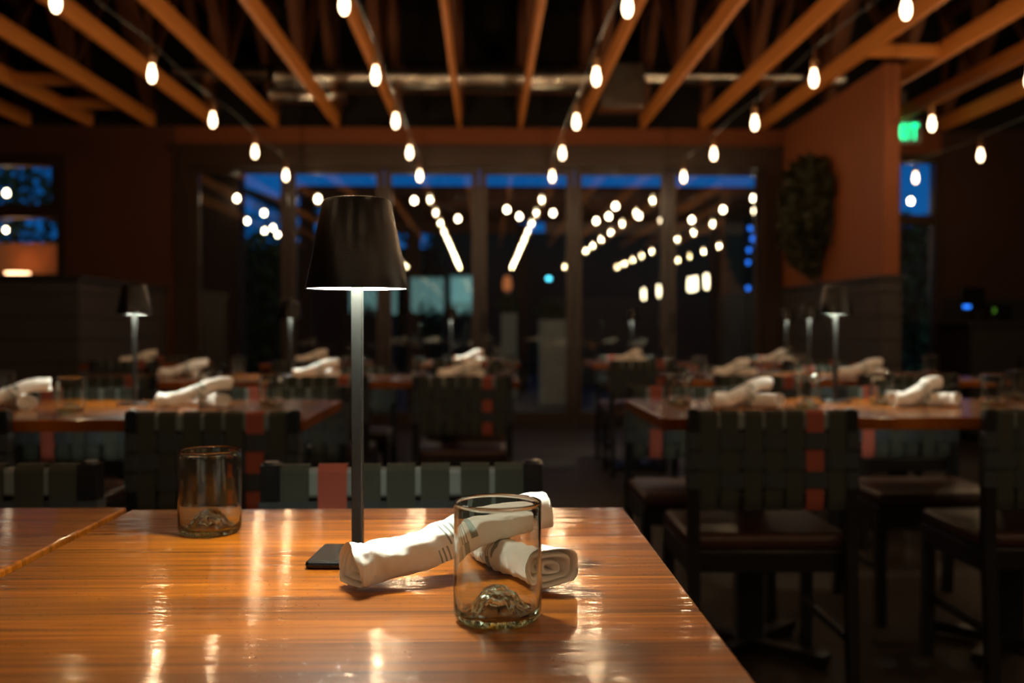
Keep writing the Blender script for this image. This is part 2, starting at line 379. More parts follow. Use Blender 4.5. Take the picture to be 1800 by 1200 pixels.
for i in range(0, len(xs), 2): b.box(xs[i], -5.3, .7, xs[i + 1], -5.2, 2.3)
b.box(-6.5, -5.3, 0, 6.5, -5.2, .7); b.box(-6.5, -5.3, 2.3, 6.5, -5.2, 4.25)
struct(b.build('wall_front', 'wallD'))
for i, (a, c) in enumerate(RW):
    f = MB(); t = .05
    f.box(a, -5.29, .7, a + t, -5.21, 2.3); f.box(c - t, -5.29, .7, c, -5.21, 2.3); f.box(a, -5.29, .7, c, -5.21, .7 + t); f.box(a, -5.29, 2.3 - t, c, -5.21, 2.3)
    o = struct(f.build('window_%d' % (i + 3), 'frame')); MB().box(a + t, -5.255, .7 + t, c - t, -5.245, 2.3 - t).build('pane', 'pane2', o)

# side wall that ends in the dining room, orange above and boarded below
struct(MB().box(3.0, 7.44, 1.40, 3.12, 10.0, 2.99, .004).build('wall_partition', 'wallP'))
struct(MB().box(2.985, 7.43, 0, 3.135, 10.0, 1.36).build('trim_1', 'boards'))
struct(MB().box(2.965, 7.41, 1.36, 3.155, 10.0, 1.40, .005).build('trim_2', 'capb'))
# boarded half wall on the left
hw = thing('booth_partition', 'charcoal half wall of horizontal boards at the left, under the small window', 'partition', (-4.8, 8.9, 0))
MB().box(-1.7, -1.06, 0, 1.63, 1.06, 1.365).build('board_panel', 'boards', hw)
MB().box(-1.7, -1.09, 1.365, 1.66, 1.06, 1.405, .006).build('cap_rail', 'capb', hw)

# folding glass doors
dx0, pitch, n_p = -2.93, .955, 6
fr = MB()
fr.box(-3.08, WY - .03, 0, dx0, WY + .12, 2.79); fr.box(dx0 + pitch * 6, WY - .03, 0, 2.99, WY + .12, 2.79); fr.box(dx0, WY - .03, 2.60, dx0 + pitch * 6, WY + .12, 2.79)
fr.box(-3.13, WY - .05, 2.76, 3.0, WY, 2.82, .004)
struct(fr.build('trim_3', 'frame'))
for i in range(6):
    x0 = dx0 + pitch * i + .004; x1 = x0 + pitch - .008; st = .072
    f = MB(); ya, yb = WY + .02, WY + .07
    f.box(x0, ya, .01, x0 + st, yb, 2.595, .003); f.box(x1 - st, ya, .01, x1, yb, 2.595, .003)
    f.box(x0 + st, ya, .01, x1 - st, yb, .15, .003); f.box(x0 + st, ya, 2.535, x1 - st, yb, 2.595, .003)
    o = struct(f.build('door_%d' % (i + 1), 'frame'))
    MB().box(x0 + st, WY + .041, .15, x1 - st, WY + .049, 2.535).build('pane', 'pane', o)
    if i % 2: 
        h = MB(); h.box(x0 + .025, WY - .02, .95, x0 + .05, WY - .005, 1.15, .004); h.box(x0 + .03, WY - .005, .97, x0 + .045, ya, .99); h.box(x0 + .03, WY - .005, 1.11, x0 + .045, ya, 1.13)
        h.build('door_handle', 'blackm', o)
# small window, left
f = MB()
f.box(-5.35, WY - .03, 2.60, -4.16, WY + .1, 2.72); f.box(-4.24, WY - .03, 1.45, -4.16, WY + .1, 2.6); f.box(-5.35, WY - .03, 1.45, -4.24, WY + .1, 1.53)
f.box(-5.35, WY - .03, 1.53, -5.28, WY + .1, 2.6); f.box(-5.28, WY - .02, 2.09, -4.24, WY + .1, 2.22); f.box(-4.30, WY, 2.22, -4.24, WY + .1, 2.6)
o = struct(f.build('window_1', 'frame')); MB().box(-5.28, WY + .04, 1.53, -4.24, WY + .048, 2.6).build('pane', 'pane2', o)
# narrow glazed door behind the partition, right
f = MB()
f.box(4.05, WY - .03, 0, 4.19, WY + .1, 2.75); f.box(4.54, WY - .03, 0, 4.62, WY + .1, 2.75); f.box(4.19, WY - .03, 2.67, 4.54, WY + .1, 2.75)
f.box(4.19, WY - .02, 2.04, 4.54, WY + .1, 2.14); f.box(4.19, WY - .02, 0, 4.54, WY + .1, .2)
o = struct(f.build('door_7', 'frame')); MB().box(4.19, WY + .04, .2, 4.54, WY + .048, 2.67).build('pane', 'pane2', o)

# ------------------------------------------------------------------ roof trusses
def make_truss():
    r_ = thing('roof_truss', '', 'roof truss')
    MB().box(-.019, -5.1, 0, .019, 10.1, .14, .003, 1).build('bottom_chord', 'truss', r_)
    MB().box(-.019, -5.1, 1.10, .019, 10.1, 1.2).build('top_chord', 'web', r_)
    for k in range(-3, 3):
        y = 8.1 + 1.9 * (k - 2) + 1.9
        if k < -1: continue
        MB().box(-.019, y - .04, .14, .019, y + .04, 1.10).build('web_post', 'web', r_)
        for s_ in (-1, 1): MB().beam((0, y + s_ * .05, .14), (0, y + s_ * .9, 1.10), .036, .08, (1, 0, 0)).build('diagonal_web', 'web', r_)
    return r_
TR = Proto(make_truss())
ordn = ['first', 'second', 'third', 'fourth', 'fifth', 'sixth', 'seventh', 'eighth', 'ninth', 'tenth', 'eleventh', 'twelfth', 'thirteenth', 'fourteenth', 'fifteenth', 'sixteenth',
        'seventeenth', 'eighteenth', 'nineteenth', 'twentieth'] + ['twenty-' + q for q in 'first second third fourth fifth sixth seventh eighth ninth'.split()]
TX = [.350 + .613 * k for k in range(-9, 8)]
for i, x in enumerate(TX[1:]):
    TR.put((x, 0, 3.0), 0, 'open-web timber roof truss running to the doors, %s from the left' % ordn[i], 'timber roof trusses')
def brace(x0, x1, y, z, lab):
    tag(MB().box(x0, y - .019, z, x1, y + .019, z + .09).build('roof_blocking', 'truss'), lab, 'timber brace', 'short timbers between the trusses')
brace(TX[2] + .02, TX[3] - .02, 8.4, 3.02, 'short cross timber between two trusses at the upper left, nearer one')
brace(TX[2] + .02, TX[3] - .02, 9.3, 3.02, 'short cross timber between two trusses at the upper left, nearer the wall')
brace(TX[13] + .02, TX[14] - .02, 7.38, 3.02, 'short cross timber over the free end of the orange partition wall')

# ------------------------------------------------------------------ air duct
dt = thing('air_duct', 'galvanised round air duct running across above the trusses near the doors', 'duct', (0, 9.55, 3.38))
def ductseg(name, xa, xb, rr, z, y=0):
    b = MB(); n = 20; xs_ = [xa + (xb - xa) * k / max(1, int((xb - xa) / .06)) for k in range(int((xb - xa) / .06) + 1)]
    rings = [[b.bm.verts.new((x, y + (rr + .004 * (k % 5 == 0)) * math.cos(2 * math.pi * j / n), z + (rr + .004 * (k % 5 == 0)) * math.sin(2 * math.pi * j / n))) for j in range(n)] for k, x in enumerate(xs_)]
    for A, B in zip(rings, rings[1:]):
        for j in range(n): b.bm.faces.new((A[j], A[(j + 1) % n], B[(j + 1) % n], B[j]))
    b.bm.faces.new(rings[0]); b.bm.faces.new(rings[-1][::-1])
    return b.build(name, 'duct', dt, True)
ductseg('duct_run', -2.95, -2.05, .085, .03)
ductseg('duct_run', -1.98, 1.45, .15, 0)
ductseg('duct_run', 1.45, 3.45, .085, .03)
ductseg('side_run', -2.1, -1.35, .10, -.10, .25)
MB().box(1.08, -.16, -.30, 1.50, .16, .12, .01).build('grille_box', 'duct', dt)

# ------------------------------------------------------------------ string lights
BZ = 2.40
def make_bulb(seg=14):
    r_ = thing('light_bulb', '', 'light bulb')
    MB().lathe([(0, -.054), (.010, -.051), (.0180, -.038), (.0220, -.020), (.0218, -.004), (.0180, .014), (.0125, .032), (.0120, .046)], n=seg).build('bulb_glass', 'bulb', r_, True)
    MB().lathe([(0, -.028), (.0055, -.026), (.0060, .008), (0, .010)], n=7).build('filament', 'filament', r_)
    MB().lathe([(0, .046), (.0165, .046), (.0165, .075), (.019, .078), (.019, .092), (.010, .100), (.004, .104), (.004, .150), (0, .150)], n=seg).build('socket', 'socket', r_, True)
    return r_
BP = Proto(make_bulb())
rows = ['nearest the glass doors'] + ['%s back from the doors' % o for o in ordn[1:]]
def cable(x, y0, y1, lab):
    pts = [(x, y0 + (y1 - y0) * k / 60, BZ + .150 + .012 * math.sin(k * .8)) for k in range(61)]
    tag(MB().tube(pts, .004, 6).build('light_cable', 'cable'), lab, 'cable', 'cables of the string lights')
strings = [(-1.83, None, 'first'), (-.607, None, 'second'), (.613, None, 'third'), (1.83, None, 'fourth'), (3.05, [6.75 - 1.22 * k for k in range(9)], 'fifth'), (4.0, [9.19 - 1.22 * k for k in range(10)], 'sixth')]
for x, ys, nm in strings:
    ys = ys or [9.19 - 1.22 * k for k in range(11)]
    for k, y in enumerate(ys):
        lab = 'glowing clear bulb hanging on the %s cable from the left, %s' % (nm, (rows[k] if nm != 'fifth' else rows[k + 2]))
        BP.put((x, y, BZ), 0, lab, 'bulbs of the indoor string lights')
    cable(x, -4.5 if nm != 'fifth' else -4.5, 9.98 if nm != 'fifth' else 7.42, 'thin black cable of the %s row of hanging bulbs from the left' % nm)

# tube pendants over the bar at the right behind the camera (seen mirrored in the doors)
def make_tube():
    r_ = thing('pendant_lamp', '', 'pendant lamp')
    MB().lathe([(0, -.13), (.03, -.125), (.033, -.10), (.033, .10), (.03, .125), (0, .13)], n=14).build('glass_tube', 'tube', r_, True)
    MB().lathe([(0, .13), (.02, .13), (.02, .17), (.003, .18), (.003, 1.25), (0, 1.25)], n=10).build('cord', 'cable', r_)
    return r_
TP = Proto(make_tube())
for k, (x, y) in enumerate(((3.86, 2.75), (3.84, 1.9), (3.84, 1.45), (3.86, -2.0), (3.83, -4.0))):
    TP.put((x, y, 1.80), 0, 'glowing white tube pendant mirrored in the doors, %s of five from the right' % ordn[k], 'tube pendants mirrored in the doors')

# ------------------------------------------------------------------ table lamp
def make_lamp(n=64):
    r_ = thing('table_lamp', '', 'table lamp')
    MB().box(-.047, -.043, 0, .047, .043, .009, .0042, 3).build('base', 'blackm', r_)
    # rounded plan corners are cut by the bevelled box below
    b = MB(); b.box(-.0058, -.0058, .009, .0058, .0058, .345, .0012, 1); b.build('pole', 'polem', r_)
    ro = [(.0365, .381), (.0345, .3845), (.030, .386), (0, .386)]
    MB().lathe([(.0535, .291), (.0550, .290), (.0550, .2915)] + ro, n=n).build('lamp_shade', 'blackm', r_, True)
    MB().lathe([(.0535, .291), (.0352, .380), (0, .381)], n=n).build('shade_lining', 'white_in', r_, True, label='white inside of the shade')
    MB().lathe([(.0070, .318), (.036, .318), (.036, .321), (.0070, .321), (.0070, .318)], n=32).build('led_diffuser', 'led', r_)
    return r_
LP = Proto(make_lamp())
TZ = .76
LP.put((-.137, 1.066, TZ), R(-4), 'black metal table lamp with lit shade on the near table, largest in view', 'black table lamps')
LP.put((-1.125, 3.22, TZ), R(3), 'black table lamp on the left table of the second row', 'black table lamps')
LP.put((1.158, 3.27, TZ), R(-6), 'black table lamp on the right table of the second row', 'black table lamps')
LP.put((1.735, 5.30, TZ), 0, 'black table lamp with pale lit underside on the right table of the third row', 'black table lamps')
LP.put((-.985, 5.05, TZ), 0, 'black table lamp on the middle table of the third row, left of the near lamp', 'black table lamps')
LP.put((-.245, 7.00, TZ), 0, 'black table lamp on the back-row table beside the crossed napkins, right of the near lamp', 'black table lamps')
LP.put((1.11, 7.55, TZ), 0, 'small far table lamp on the back-row table before the fourth glass door', 'black table lamps')
LP.put((2.22, 7.30, TZ), 0, 'small far table lamp on the back-row table near the boarded partition', 'black table lamps')

# ------------------------------------------------------------------ tumblers
def make_tumbler(n=72):
    def wob(r_, z, a):
        if z < .04 and r_ < .030:
            k = min(1, r_ / .006)
            q = noise.noise(Vector((math.cos(a) * r_ * 220, math.sin(a) * r_ * 220, z * 60))) * .0016 * k
            return r_ + q, z + q * .8
        return r_ + .0003 * math.sin(2 * a + z * 60), z
    out = [(0, .0190), (.004, .0187), (.009, .0170), (.0135, .0125), (.018, .0065), (.022, .0028), (.026, .0006), (.029, 0), (.033, .0006), (.0360, .003), (.0374, .007), (.0376, .014), (.0375, .030), (.0376, .060), (.0375, .090), (.0376, .0975), (.0378, .0995)]
    rim = [(.0372, .1010), (.0362, .1014), (.0354, .1008), (.0350, .0995)]
    inn = [(.0352, .097), (.0354, .090), (.0355, .060), (.0354, .030), (.0352, .014), (.0342, .0095), (.0315, .0070), (.0280, .0072), (.0245, .0100), (.0205, .0145), (.0160, .0205), (.0115, .0250), (.0070, .0275), (.0035, .0283), (0, .0285)]
    r_ = thing('glass_tumbler', '', 'drinking glass')
    MB().lathe(out + rim + inn, n=n, wob=wob).build('glass_body', 'glass', r_, True)
    return r_
GP = Proto(make_tumbler())
GP2 = Proto(make_tumbler(28))
GP.put((.010, .848, TZ + .0003), 0, 'clear tumbler with domed base at the front of the near table, before the napkins', 'clear glass tumblers')
GP.put((-.335, 1.215, TZ + .0003), R(70), 'clear tumbler standing alone toward the far left corner of the near table', 'clear glass tumblers')
for (x, y), lab in (
    ((-1.216, 2.947), 'clear tumbler right of the leftmost napkins on the left second-row table'),
    ((-.673, 3.141), 'clear tumbler near the right end of the left second-row table'),
    ((-.93, 3.38), 'clear tumbler behind the right-hand napkins on the left second-row table'),
    ((-1.60, 3.34), 'clear tumbler behind the leftmost napkins on the left second-row table'),
    ((.626, 3.20), 'clear tumbler at the left corner of the right second-row table'),
    ((1.003, 3.075), 'clear tumbler between the two napkin pairs on the right second-row table'),
    ((1.27, 3.16), 'clear tumbler just right of the lamp on the right second-row table'),
    ((1.591, 3.081), 'clear tumbler right of the right-hand napkins on the right second-row table'),
    ((1.83, 3.38), 'clear tumbler at the right edge of the picture on the second-row table'),
    ((-1.286, 5.20), 'clear tumbler on the left third-row table beside its napkins'),
    ((-.669, 5.25), 'clear tumbler on the middle third-row table, just right of the near lamp pole'),
    ((-.335, 4.98), 'clear tumbler on the middle third-row table, left of its right-hand napkins'),
    ((.115, 5.20), 'clear tumbler at the right end of the middle third-row table'),
    ((1.06, 4.92), 'clear tumbler at the left end of the right third-row table'),
    ((1.60, 5.02), 'clear tumbler beside the lamp on the right third-row table'),
    ((2.33, 5.15), 'clear tumbler at the far right end of the right third-row table'),
    ((-.95, 7.1), 'small far tumbler on the left-centre back-row table'),
    ((.075, 7.15), 'small far tumbler at the right end of the centre back-row table'),
    ((1.30, 7.1), 'small far tumbler right of the napkins on the right-centre back-row table'),
    ((2.14, 6.95), 'small far tumbler on the rightmost back-row table'),
):
    GP2.put((x, y, TZ + .0003), random.uniform(0, 6), lab, 'clear glass tumblers')

# ------------------------------------------------------------------ rolled napkins
def roll_mesh(name, axis, a=.0225, bh=.0205, seed=0, N=110, Mr=72, flare0=.0, flare1=.0, phase=0.0, twist=1.0):
    """a napkin wrapped round cutlery: lofted spiral section along a bent axis, with open layered ends"""
    P = [Vector(p) for p in axis]
    def cr_(t):
        t = max(0, min(.99999, t)) * (len(P) - 1); i = int(t); f = t - i
        p0, p1, p2, p3 = P[max(i - 1, 0)], P[i], P[i + 1], P[min(i + 2, len(P) - 1)]
        return .5 * ((2 * p1) + (p2 - p0) * f + (2 * p0 - 5 * p1 + 4 * p2 - p3) * f * f + (3 * p1 - p0 - 3 * p2 + p3) * f ** 3)
    bm = bmesh.new(); uvl = bm.loops.layers.uv.new('UVMap'); rings = []; cen = []
    for i in range(N + 1):
        t = i / N; c = cr_(t); d = (cr_(t + .01) - cr_(t - .01)).normalized()
        sd = d.cross(Vector((0, 0, 1))).normalized(); u = sd.cross(d); ring = []
        for k in range(Mr):
            th = 2 * math.pi * k / Mr
            fl = 1 + flare0 * max(0, 1 - t / .20) ** 1.5 + flare1 * max(0, (t - .80) / .20) ** 1.5
            ph = ((th - phase - twist * t * 2.6) / (2 * math.pi)) % 1.0
            sp_ = .0026 * (1 - ph) * min(1, ph * 14)                       # overlapped free edge of the cloth
            cs, sn = math.cos(th), math.sin(th)
            nz = noise.noise(Vector((t * 9 + seed, cs * 1.1, sn * 1.1))) * .0026 + noise.noise(Vector((t * 26 + seed, cs * 2.4, sn * 2.4 + seed))) * .0011
            wr = .0010 * math.sin(th * 3 + t * 21 + seed) * math.exp(-((t - .16) / .10) ** 2) * 2 + .0008 * math.sin(th * 2 - t * 60) * math.exp(-((t - .5) / .2) ** 2)
            ra = a * (1 + .10 * (fl - 1)) * fl + sp_ + nz + wr; rb = bh * fl ** .4 + sp_ + nz + wr
            # slightly squared section, flat underneath
            e_ = .86; px = math.copysign(abs(cs) ** e_, cs) * ra; pz = math.copysign(abs(sn) ** e_, sn) * rb
            if pz < -bh * .86: pz = -bh * .86 + (pz + bh * .86) * .25
            jag = 0
            if i == 0: jag = .004 * math.sin(th * 2 + seed) - .003 * math.cos(th)
            if i == N: jag = .004 * math.sin(th * 2 + 1 + seed)
            ring.append(bm.verts.new(c + sd * px + u * pz + d * jag))
        rings.append(ring); cen.append((c, d))
    def quad(A, B, ua, ub):
        for k in range(Mr):
            k2 = (k + 1) % Mr; f = bm.faces.new((A[k], A[k2], B[k2], B[k])); f.smooth = True
            for l, uvv in zip(f.loops, ((ua, k / Mr), (ua, (k + 1) / Mr), (ub, (k + 1) / Mr), (ub, k / Mr))): l[uvl].uv = uvv
    for i in range(N): quad(rings[i], rings[i + 1], i / N, (i + 1) / N)
    for end, uu in ((0, .02), (N, .98)):
        c, d = cen[end]; sgn = 1 if end == 0 else -1; prev = rings[end]; base = [v.co.copy() for v in prev]
        # lips, gaps and inner layers of the rolled cloth
        for sc_, dep in ((.93, -.0006), (.88, .003), (.86, .013), (.78, .016), (.74, .004), (.66, .001), (.60, .006), (.58, .016), (.46, .018), (.40, .006), (.30, .004), (.22, .010), (.05, .014)):
            ring = []
            for k in range(Mr):
                th = 2 * math.pi * k / Mr; q = base[k] - c
                s_ = sc_ * (1 + .05 * math.sin(th * 2 + sc_ * 9 + seed)); q2 = q * s_
                q2 += Vector((0, 0, 1)) * (.0022 * (1 - sc_) * math.sin(th + seed))
                ring.append(bm.verts.new(c + q2 + d * sgn * dep))
            quad(prev, ring, uu, uu); prev = ring
        f = bm.faces.new(prev if end else prev[::-1])
    bmesh.ops.recalc_face_normals(bm, faces=bm.faces[:])
    me = bpy.data.meshes.new(name); bm.to_mesh(me); bm.free(); me.materials.append(M['cloth'])
    return me
# pair in local coordinates (origin on the table under the crossing); A lies over B
AX_A = [(-.128, -.056, .0215), (-.104, -.040, .0220), (-.072, -.026, .0270), (-.038, -.008, .0385), (-.005, .012, .0480), (.028, .034, .0530), (.060, .056, .0540)]
AX_B = [(-.014, .088, .0170), (-.004, .064, .0165), (.008, .038, .0158), (.024, .006, .0162), (.042, -.030, .0190), (.064, -.066, .0205)]
AX_A2 = [(-.140, -.040, .0215), (-.105, -.034, .0225), (-.070, -.022, .030), (-.030, -.004, .046), (.005, .018, .0620), (.035, .036, .068), (.062, .052, .068)]
AX_B2 = [(-.085, .088, .0205), (-.050, .058, .0200), (-.015, .026, .0175), (.015, -.008, .0175), (.040, -.040, .0200), (.062, -.066, .0212)]
me_A = roll_mesh('napkin_roll', AX_A, .0185, .0185, seed=3.1, flare0=.34, flare1=.0, phase=1.2)
me_B = roll_mesh('napkin_roll', AX_B, .0190, .0160, seed=8.7, flare0=.0, flare1=.38, phase=2.4, twist=-1)
me_A2 = roll_mesh('napkin_roll', AX_A2, .0210, .0205, seed=5.3, N=44, Mr=30, flare0=.18, flare1=.10, phase=1.2)
me_B2 = roll_mesh('napkin_roll', AX_B2, .0215, .0200, seed=1.7, N=44, Mr=30, flare0=.12, flare1=.18, phase=2.4, twist=-1)
def napkins(x, y, rz, where, hi=False, mir=1):
    for me, top in ((me_A if hi else me_A2, True), (me_B if hi else me_B2, False)):
        o = bpy.data.objects.new('napkin_roll', me); COL.objects.link(o); o.location = (x, y, TZ + .0006); o.rotation_euler = (0, 0, rz); o.scale = (mir, 1, 1)
        tag(o, 'white napkin roll %s %s' % ('laid over its twin' if top else 'under its twin', where), 'napkin', 'white rolled napkins')
napkins(0, 1.0, 0, 'on the near table behind the front glass', True)
for x, y, rz, wh in (
    (-1.43, 3.10, R(-8), 'at the left edge of the second-row table'),
    (-.875, 3.14, R(4), 'at the right of the left second-row table'),
    (.835, 3.09, R(3), 'at the left of the right second-row table'),
    (1.400, 3.12, R(8), 'right of the lamp on the right second-row table'),
    (-1.47, 5.00, R(-5), 'on the left third-row table'),
    (-.80, 4.92, R(5), 'left of the big lamp pole, third-row table'),
    (-.095, 4.90, R(6), 'right of the big lamp pole, third-row table'),
    (1.27, 4.98, R(8), 'on the left half of the right third-row table'),
    (1.92, 4.95, R(-12), 'on the right half of the right third-row table'),
    (-1.185, 7.0, R(12), 'on the left-centre back-row table'),
    (-.085, 6.9, R(14), 'on the centre back-row table'),
    (1.03, 6.95, R(10), 'on the right-centre back-row table'),
    (2.06, 6.95, R(6), 'on the rightmost back-row table'),
    (-2.33, 6.85, R(-4), 'on the leftmost back-row table'),
): napkins(x, y, rz, wh)

# ------------------------------------------------------------------ tables
def make_table(wd, dp, name='dining_table'):
    r_ = thing(name, '', 'table')
    top = MB().box(-wd / 2, -dp / 2, TZ - .034, wd / 2, dp / 2, TZ, .003, 4).build('tabletop', 'table', r_)
    n = 1 if wd < 1 else 2
    for k in range(n):
        cx = 0 if n == 1 else (-1, 1)[k] * (wd / 2 - .34)
        c = MB(); c.box(cx - .04, -.024, .03, cx + .04, .024, TZ - .05); c.box(cx - .2, -.2, TZ - .05, cx + .2, .2, TZ - .0345); c.build('pedestal', 'black', r_)
        f = MB()
        for a in (45, 135): f.beam(Vector((cx, 0, .03)) - Vector((math.cos(R(a)), math.sin(R(a)), 0)) * .26, Vector((cx, 0, .03)) + Vector((math.cos(R(a)), math.sin(R(a)), 0)) * .26, .05, .03)
        f.build('cross_foot', 'black', r_)
        for a in (45, 135, 225, 315):
            g = MB(); g.lathe([(0, .001), (.018, .001), (.02, .008), (.02, .015), (0, .015)], (cx + .24 * math.cos(R(a)), .24 * math.sin(R(a)), 0), 12); g.build('glide', 'black', r_)
    return r_
T2, T4 = Proto(make_table(.676, .76)), Proto(make_table(1.50, .72))
CH_W = .453
# ------------------------------------------------------------------ chairs
def make_chair():
    r_ = thing('dining_chair', '', 'chair')
    # the chair faces -y (sitter looks to -y); its back stands at y=0
    hw_ = CH_W / 2; pw = .030; zt = .788
    for s in (-1, 1):
        xo = s * (hw_ - pw / 2)
        b = MB(); b.beam((xo, .035, .0), (xo, 0, .43), pw, .034, (0, 1, 0)); b.beam((xo, 0, .42), (xo, 0, zt), pw, .034, (0, 1, 0)); b.lathe([(0, zt), (.014, zt), (.013, zt + .004), (0, zt + .006)], (xo, 0, 0), 14)
        b.build('rear_leg', 'black', r_)
        b = MB(); b.beam((xo, -.37, .36), (xo, -.375, 0), .032, .032, (0, 1, 0)); b.build('front_leg', 'black', r_)
    xi = hw_ - pw
    MB().box(-xi, -.010, .733, xi, .010, .782, .009, 5).build('top_rail', 'rail', r_)
    MB().box(-xi, -.010, .525, xi, .010, .565, .004).build('lower_rail', 'black', r_)
    nv = 7; gaps = [.014, .008, .009, .009, .018, .009]; sw = (2 * xi - .002 - sum(gaps) - .0) / nv; x = -xi + .001
    cols = []
    for i in range(nv):
        cx = x + sw / 2; x += sw + (gaps[i] if i < 6 else 0); cols.append(cx)
        D = .0135
        pts = [(cx, -D, .545), (cx, -D, .65), (cx, -D, .778), (cx, -D * .6, .7865), (cx, D * .6, .7865), (cx, D, .778), (cx, D, .65), (cx, D, .545), (cx, D * .6, .521), (cx, -D * .6, .521), (cx, -D, .545)]
        # seen from its front the chair shows its red strap second from the left
        red = (i == 1)
        MB().strip(pts, (sw, 0, 0), .0018).build('upright_strap', 'strap_r' if red else 'strap', r_, label='brick red strap' if red else None)
    for j, zc in enumerate((.706, .654, .602)):
        h = .046; pts = []
        def yy(xq, side):
            k = min(range(nv), key=lambda q: abs(cols[q] - xq)); return side * (.0135 + (.0030 if (k + j) % 2 == (0 if side < 0 else 1) else -.0030))
        xs2 = []
        for c in cols: xs2 += [c - sw * .42, c + sw * .42]
        e = hw_ + .0015
        pts = [(-e, 0, zc), (-e, -.0185, zc), (-e + .028, -.0190, zc)] + [(q, yy(q, -1), zc) for q in xs2] + [(e - .028, -.019, zc), (e, -.0185, zc), (e, .0185, zc), (e - .028, .019, zc)] + [(q, yy(q, 1), zc) for q in xs2[::-1]] + [(-e + .028, .019, zc), (-e, .0185, zc), (-e, 0, zc)]
        MB().strip(pts, (0, 0, h), .0018).build('cross_strap', 'strap_b', r_, label='slate blue strap')
    MB().box(-hw_ + .002, -.395, .345, hw_ - .002, -.022, .405, .004).build('seat_frame', 'black', r_)
    b = MB(); b.box(-hw_ + .004, -.40, .405, hw_ - .004, -.020, .450, .016, 4)
    for v in b.bm.verts:
        if v.co.z > .44: v.co.z += .010 * (1 - (v.co.x / hw_) ** 2) * (1 - ((v.co.y + .21) / .20) ** 2)
    b.build('seat', 'leather', r_, True)
    MB().box(-hw_ + .02, -.375, .17, -hw_ + .035, .015, .19).build('stretcher', 'black', r_); MB().box(hw_ - .035, -.375, .17, hw_ - .02, .015, .19).build('stretcher', 'black', r_)
    return r_
CP = Proto(make_chair())
def chair(x, y, face, lab):   # face 'cam': chair faces the camera ; 'away': chair faces the doors
    CP.put((x, y, 0), (0 if face == 'cam' else math.pi) + R(random.uniform(-1.2, 1.2)), lab, 'black woven-strap dining chairs')
def table(p, x, y, lab):
    p.put((x, y, 0), 0, lab, 'varnished plank dining tables')

table(T2, -.1475, 1.372 - .38, 'varnished plank-top table in the foreground carrying the large lamp')
table(T2, -.4915 - .338 - .006, 1.390 - .38, 'varnished plank-top table at the lower left, abutting the near table')
chair(-.135, 1.62, 'cam', 'black chair with woven straps and one red strap just behind the near table')
chair(-.855, 1.64, 'cam', 'black woven-strap chair behind the lower-left table, cut by the left edge')
table(T4, -.492 - .75, 3.07, 'varnished plank-top table at the left of the second row')
table(T4, .479 + .75, 3.07, 'varnished plank-top table at the right of the second row')
for s, tx, sd in ((-1, -1.242, 'left'), (1, 1.229, 'right')):
    for k, (ox, w_) in enumerate(((-.385, 'left'), (.385, 'right'))):
        if sd == 'left': ox += .14 if k else .14
        else: ox -= .09
        near = {('left', 'left'): -1.475, ('left', 'right'): -.718, ('right', 'left'): .765, ('right', 'right'): 1.565}[(sd, w_)]
        chair(near, 2.64, 'away', 'black woven-strap chair on the near side of the %s second-row table, %s one' % (sd, w_))
        chair(near - .02, 3.70, 'cam', 'black woven-strap chair on the far side of the %s second-row table, %s one' % (sd, w_))
table(T4, .154 - .75, 4.93, 'varnished plank-top table in the middle of the third row, behind the near lamp')
table(T2, -1.385 - .34, 4.95, 'varnished plank-top table at the left of the third row')
table(T4, .93 + .75, 4.99, 'varnished plank-top table at the right of the third row')
for x, lab in ((-1.70, 'of the left third-row table'), (-.752, 'of the middle third-row table, left one'), (-.105, 'of the middle third-row table, right one'), (1.265, 'of the right third-row table, left one'), (1.93, 'of the right third-row table, right one')):
    chair(x, 4.50, 'away', 'black woven-strap chair on the near side ' + lab)
    chair(x + .02, 5.62, 'cam', 'black woven-strap chair on the far side ' + lab)
for x, nm in ((-2.36, 'leftmost'), (-1.17, 'left-centre'), (-.115, 'centre'), (1.06, 'right-centre'), (2.22, 'rightmost')):
    table(T2, x, 7.05, 'small plank-top table, the %s one of the back row by the doors' % nm)
    chair(x - .01, 6.60, 'away', 'black woven-strap chair on the near side of the %s back-row table' % nm)
    chair(x + .01, 7.60, 'cam', 'black woven-strap chair on the door side of the %s back-row table' % nm)

# ------------------------------------------------------------------ wall planting, exit sign, small things
rng = random.Random(4)
wp = thing('wall_planting', 'oval panel of dark leaves hung on the orange partition wall', 'wall plant', (3.0, 9.0, 2.04))
b = MB(); n = 28; rg = []
for xx in (-.03, -.002): rg.append([b.bm.verts.new((xx, .50 * math.cos(2 * math.pi * k / n), .42 * math.sin(2 * math.pi * k / n))) for k in range(n)])
for k in range(n): b.bm.faces.new((rg[0][k], rg[0][(k + 1) % n], rg[1][(k + 1) % n], rg[1][k]))
b.bm.faces.new(rg[0]); b.bm.faces.new(rg[1]); b.build('backing_panel', 'bark', wp)
pts = []
while len(pts) < 2600:
    y, z = rng.uniform(-.66, .66), rng.uniform(-.56, .56); q = (y / .66) ** 2 + (z / .56) ** 2
    if q < 1 * (.75 + .6 * noise.noise(Vector((y * 4.5, z * 4.5, 0)))): pts.append((-.05 - rng.random() * .17 * (1 - q * .6), y, z))
b = MB(); b.leaves(pts, .10, rng, .2)
for v in b.bm.verts: v.co.x = min(v.co.x, -.006)
b.build('foliage', 'leaf', wp, kind='stuff')

